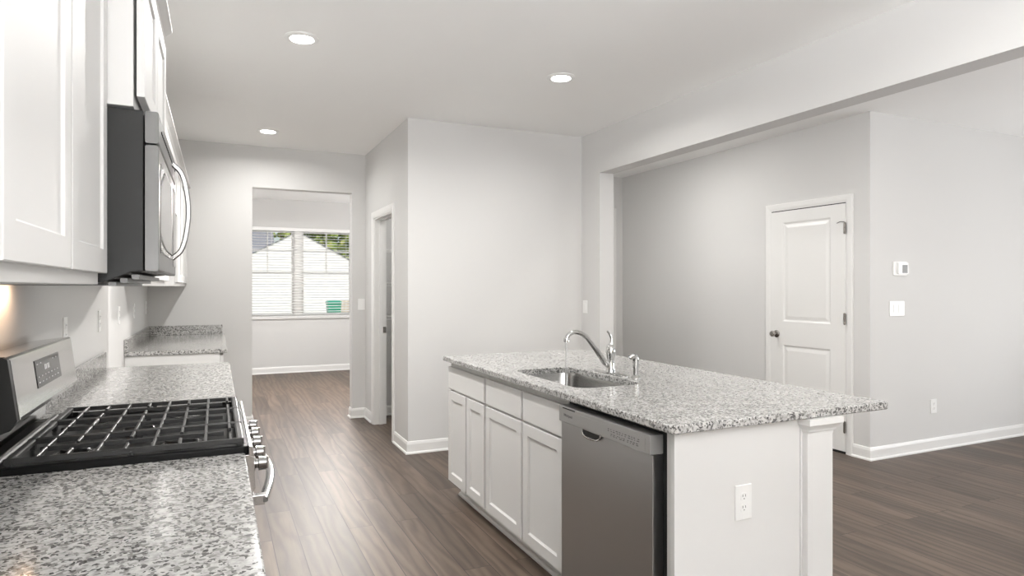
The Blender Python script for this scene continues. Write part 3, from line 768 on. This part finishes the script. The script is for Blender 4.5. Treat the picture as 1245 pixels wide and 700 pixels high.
# end panel, return, back panel and corner posts
pn = thing('island_end_panel', 'white island end and back panels with corner post, holding the outlet', 'panel', (1.8, 1.7, 0))
PY = 1.69
b = new(); box(b, 1.366, 1.944, PY, PY+.02, 0, CB-.001); obj('panel_board', b, M['cab'], pn, .001)
b = new(); box(b, 1.372, 1.40, PY+.02, PY+.046, 0, CB-.001); obj('filler_strip', b, M['cab'], pn, .001)
b = new(); box(b, 1.9765, 1.995, PY+.0205, 3.955, 0, CB-.001); obj('back_panel', b, M['cab'], pn, .001)
def post(y0, y1):
    b = new(); box(b, 1.9445, 2.075, y0, y1, 0, .822); p = obj('post', b, M['cab'], pn, .0015)
    rings = []
    for g, z in ((.002,.822),(.002,.830),(.007,.833),(.010,.842),(.022,.858),(.026,.861),(.026,CB-.0015)):
        rings.append([(1.9445-g*.7, y0-g, z), (2.075+g, y0-g, z), (2.075+g, y1+(g if y1 > 3 else 0), z), (1.9445-g*.7, y1+(g if y1 > 3 else 0), z)])
    obj('cap_moulding', loft(new(), rings), M['cab'], p)
    b = new(); box(b, 1.9395, 2.08, y0-.006, y1, 0, .09); obj('plinth', b, M['cab'], p, .002)
post(1.662, 1.7895)
b = new(); box(b, 1.936, 1.9442, PY-.006, PY-.0002, 0, .85); obj('edge_bead', b, M['cab'], pn, .001)
ol = thing('island_outlet', 'white duplex outlet on the white island end panel', 'outlet', (1.662, PY, .613))
outlet_plate(ol, (1.662, PY, .613), (1,0,0), (0,0,1), (0,-1,0), .074, .12)

# dishwasher
dw = thing('dishwasher', 'stainless dishwasher built into the island under the granite', 'dishwasher', (1.6, 2.1, 0))
DY0_, DY1_ = 1.775, 2.408
obj('tub', bx(1.392, 1.93, 1.80, 2.40, .10, .868), M['void'], dw)
obj('surround', bx(1.388, 1.392, 1.737, 2.418, .02, .882), M['void'], dw)
b = new(); prism(b, rrect(1.342, 1.387, DY0_, DY1_, .003, 2), 'z', .118, .788); dd = obj('door', b, M['dwsteel'], dw)
b = new(); box(b, 1.331, 1.387, DY0_-.001, DY1_+.001, .790, .857); cp = obj('control_panel', b, M['cpsteel'], dw, .002)
obj('control_strip', bx(1.3295, 1.331, 1.80, 2.335, .797, .842), M['cpsteel'], cp, .0005)
obj('top_slot', bx(1.330, 1.3315, 2.275, 2.375, .8475, .852), M['void'], cp)
# pocket handle: curved chrome lip hanging under the control panel
b = new()
hw, hc = .066, 2.155
pts = [(1.3415, hc+hw, .800), (1.335, hc+hw-.002, .785), (1.331, hc+hw*.8, .770), (1.329, hc+hw*.35, .764), (1.329, hc-hw*.35, .764), (1.331, hc-hw*.8, .770), (1.335, hc-hw+.002, .785), (1.3415, hc-hw, .800)]
tube(b, smooth_curve(pts, 4), .0035, 8); hp = obj('pocket_handle', b, M['chrome'], dw, smooth=True)
b = new(); prism(b, [(hc-hw+.003, .797), (hc-hw+.006, .777), (hc-hw*.6, .767), (hc+hw*.6, .767), (hc+hw-.006, .777), (hc+hw-.003, .797)], 'x', 1.333, 1.3425); obj('recess', b, M['darkside'], hp)
b = new()
random.seed(9)
for row, z in enumerate((.829, .822, .812, .806)):
    y = 2.03 - (row > 1)*.02
    while y > 1.84:
        l = random.uniform(.004, .014); box(b, 1.3290, 1.3296, y-l, y, z, z+.0028); y -= l+random.uniform(.006, .016)
obj('button_marks', b, M['grey'], cp)
fc = bpy.data.curves.new('brand_lettering', 'FONT'); fc.body = 'Whirlpool'; fc.size = .017; fc.extrude = .0002; fc.align_x = 'CENTER'
to = bpy.data.objects.new('brand_lettering', fc); COL.objects.link(to)
bpy.context.view_layer.update()
me = bpy.data.meshes.new_from_object(to.evaluated_get(bpy.context.evaluated_depsgraph_get())); bpy.data.objects.remove(to)
me.materials.append(M['grey'])
to = bpy.data.objects.new('brand_lettering', me); COL.objects.link(to); to.parent = cp
o0 = origin_of(cp); to.location = Vector((1.3292, 2.365-.035, .817)) - o0; to.rotation_euler = (PI/2, 0, -PI/2)
obj('kick_plate', bx(1.43, 1.445, DY0_, DY1_, 0, .10), M['darkside'], dw)

# faucet, sprayer, water
FX, FY_ = 1.845, 2.79
fa = thing('kitchen_faucet', 'chrome high-arc faucet with lever behind the island sink', 'faucet', (FX, FY_, CT))
b = new(); pts = rrect(FX-.026, FX+.026, FY_-.135, FY_+.135, .025, 6)
pin = rrect(FX-.020, FX+.020, FY_-.129, FY_+.129, .019, 6)
loft(b, [[(x,y,CT) for x,y in pts], [(x,y,CT+.004) for x,y in pts], [(x,y,CT+.008) for x,y in pin]]); obj('base_plate', b, M['chrome'], fa, smooth=True)
b = lathe(new(), [(.026,.0075),(.024,.018),(.0205,.03),(.0195,.075),(.021,.085),(.0245,.10),(.0255,.115),(.0235,.130),(.018,.143),(.012,.150),(.002,.152)], (FX, FY_, CT), 'z', 28)
obj('faucet_body', b, M['chrome'], fa, smooth=True)
b = new(); P_ = smooth_curve([(FX-.008, FY_, .958), (FX-.035, FY_, .972), (1.775, FY_, 1.018), (1.738, FY_, 1.065), (1.698, FY_, 1.108), (1.655, FY_, 1.130), (1.620, FY_, 1.132), (1.594, FY_, 1.118), (1.585, FY_, 1.098)], 6)
n = len(P_); tube(b, P_, [.0165-.0055*min(1, i/(n*.6)) for i in range(n)], 14); sp_ = obj('spout', b, M['chrome'], fa, smooth=True)
obj('aerator', lathe(new(), [(.0125,.014),(.0145,.010),(.0145,-.004),(.011,-.006),(.002,-.006)], (1.584, FY_, 1.092), 'z', 20), M['chrome'], sp_, smooth=True)
b = new(); P_ = smooth_curve([(FX, FY_, 1.058), (FX+.002, FY_-.002, 1.080), (FX-.001, FY_-.004, 1.100), (FX-.012, FY_-.006, 1.120), (FX-.024, FY_-.006, 1.134)], 5)
n = len(P_); tube(b, P_, [.012-.0065*math.sin(min(1, i/(n*.5))*PI/2) for i in range(n)], 12); obj('lever', b, M['chrome'], fa, smooth=True)
SXx, SYy = 1.868, 2.605
sy = thing('side_sprayer', 'small chrome side sprayer standing right of the faucet', 'sprayer', (SXx, SYy, CT))
obj('base_collar', lathe(new(), [(.024,0),(.024,.004),(.018,.010),(.015,.014),(.0135,.0145)], (SXx, SYy, CT), 'z', 24), M['chrome'], sy, smooth=True)
b = new(); P_ = smooth_curve([(SXx, SYy, CT+.014), (SXx, SYy, CT+.05), (SXx+.001, SYy, CT+.085), (SXx-.004, SYy, CT+.103), (SXx-.018, SYy+.002, CT+.110), (SXx-.032, SYy+.004, CT+.100)], 5)
n = len(P_); tube(b, P_, [.0125+.003*math.sin(i/n*PI) for i in range(n)], 14); obj('spray_handle', b, M['chrome'], sy, smooth=True)
b = new(); P_ = [(1.584-.003*(i/16)**2, FY_, 1.086-(1.086-(CB-.199))*i/16) for i in range(17)]
tube(b, P_, [.0075-.0022*i/16 for i in range(17)], 10)
tag(obj('water_stream', b, M['water'], smooth=True), 'thin stream of water falling from the faucet into the sink', 'water')

# ------------------------------------------------------------------ wall fittings
def plate_y(root, x0, x1, z0, z1, y, t, m=M['plastic'], name='plate', bev=.002):
    return obj(name, bx(x0, x1, y-t, y, z0, z1), m, root, bev)
th = thing('thermostat', 'white thermostat with dark screen on the wall right of the hall door', 'thermostat', (5.0, YW, 1.51))
prism(b := new(), rrect(4.925, 5.09, 1.453, 1.565, .012, 4), 'y', YW-.010, YW); obj('back_plate', b, M['plastic'], th, .002)
prism(b := new(), rrect(4.962, 5.084, 1.463, 1.557, .008, 4), 'y', YW-.026, YW-.0101); bb = obj('housing', b, M['plastic'], th, .002)
obj('screen', bx(5.008, 5.07, YW-.0275, YW-.0262, 1.472, 1.538), M['screen'], bb)
s = thing('light_switch', 'white double light switch plate below the thermostat', 'switch', (4.97, YW, 1.186))
plate_y(s, 4.885, 5.062, 1.127, 1.246, YW, .006, name='cover_plate')
for x in (4.93, 4.985): obj('rocker', bx(x, x+.045, YW-.010, YW-.0061, 1.152, 1.222), M['plastic'], s, .001)
ol = thing('low_wall_outlet', 'white duplex outlet low on the wall under the thermostat', 'outlet', (5.44, YW, .365))
outlet_plate(ol, (5.44, YW, .365), (1,0,0), (0,0,1), (0,-1,0), .08, .115)
s = thing('light_switch', 'white light switch on the stub wall right of the pantry front', 'switch', (XR, 5.035, 1.18))
obj('cover_plate', bx(XR-.006, XR, 4.998, 5.072, 1.122, 1.238), M['plastic'], s, .002)
obj('rocker', bx(XR-.010, XR-.0061, 5.018, 5.052, 1.148, 1.212), M['plastic'], s, .001)
s = thing('light_switch', 'white light switch between the dining opening and the pantry door', 'switch', (1.372, YB, 1.18))
plate_y(s, 1.336, 1.408, 1.122, 1.238, YB, .006, name='cover_plate')
obj('rocker', bx(1.355, 1.389, YB-.010, YB-.0061, 1.148, 1.212), M['plastic'], s, .001)
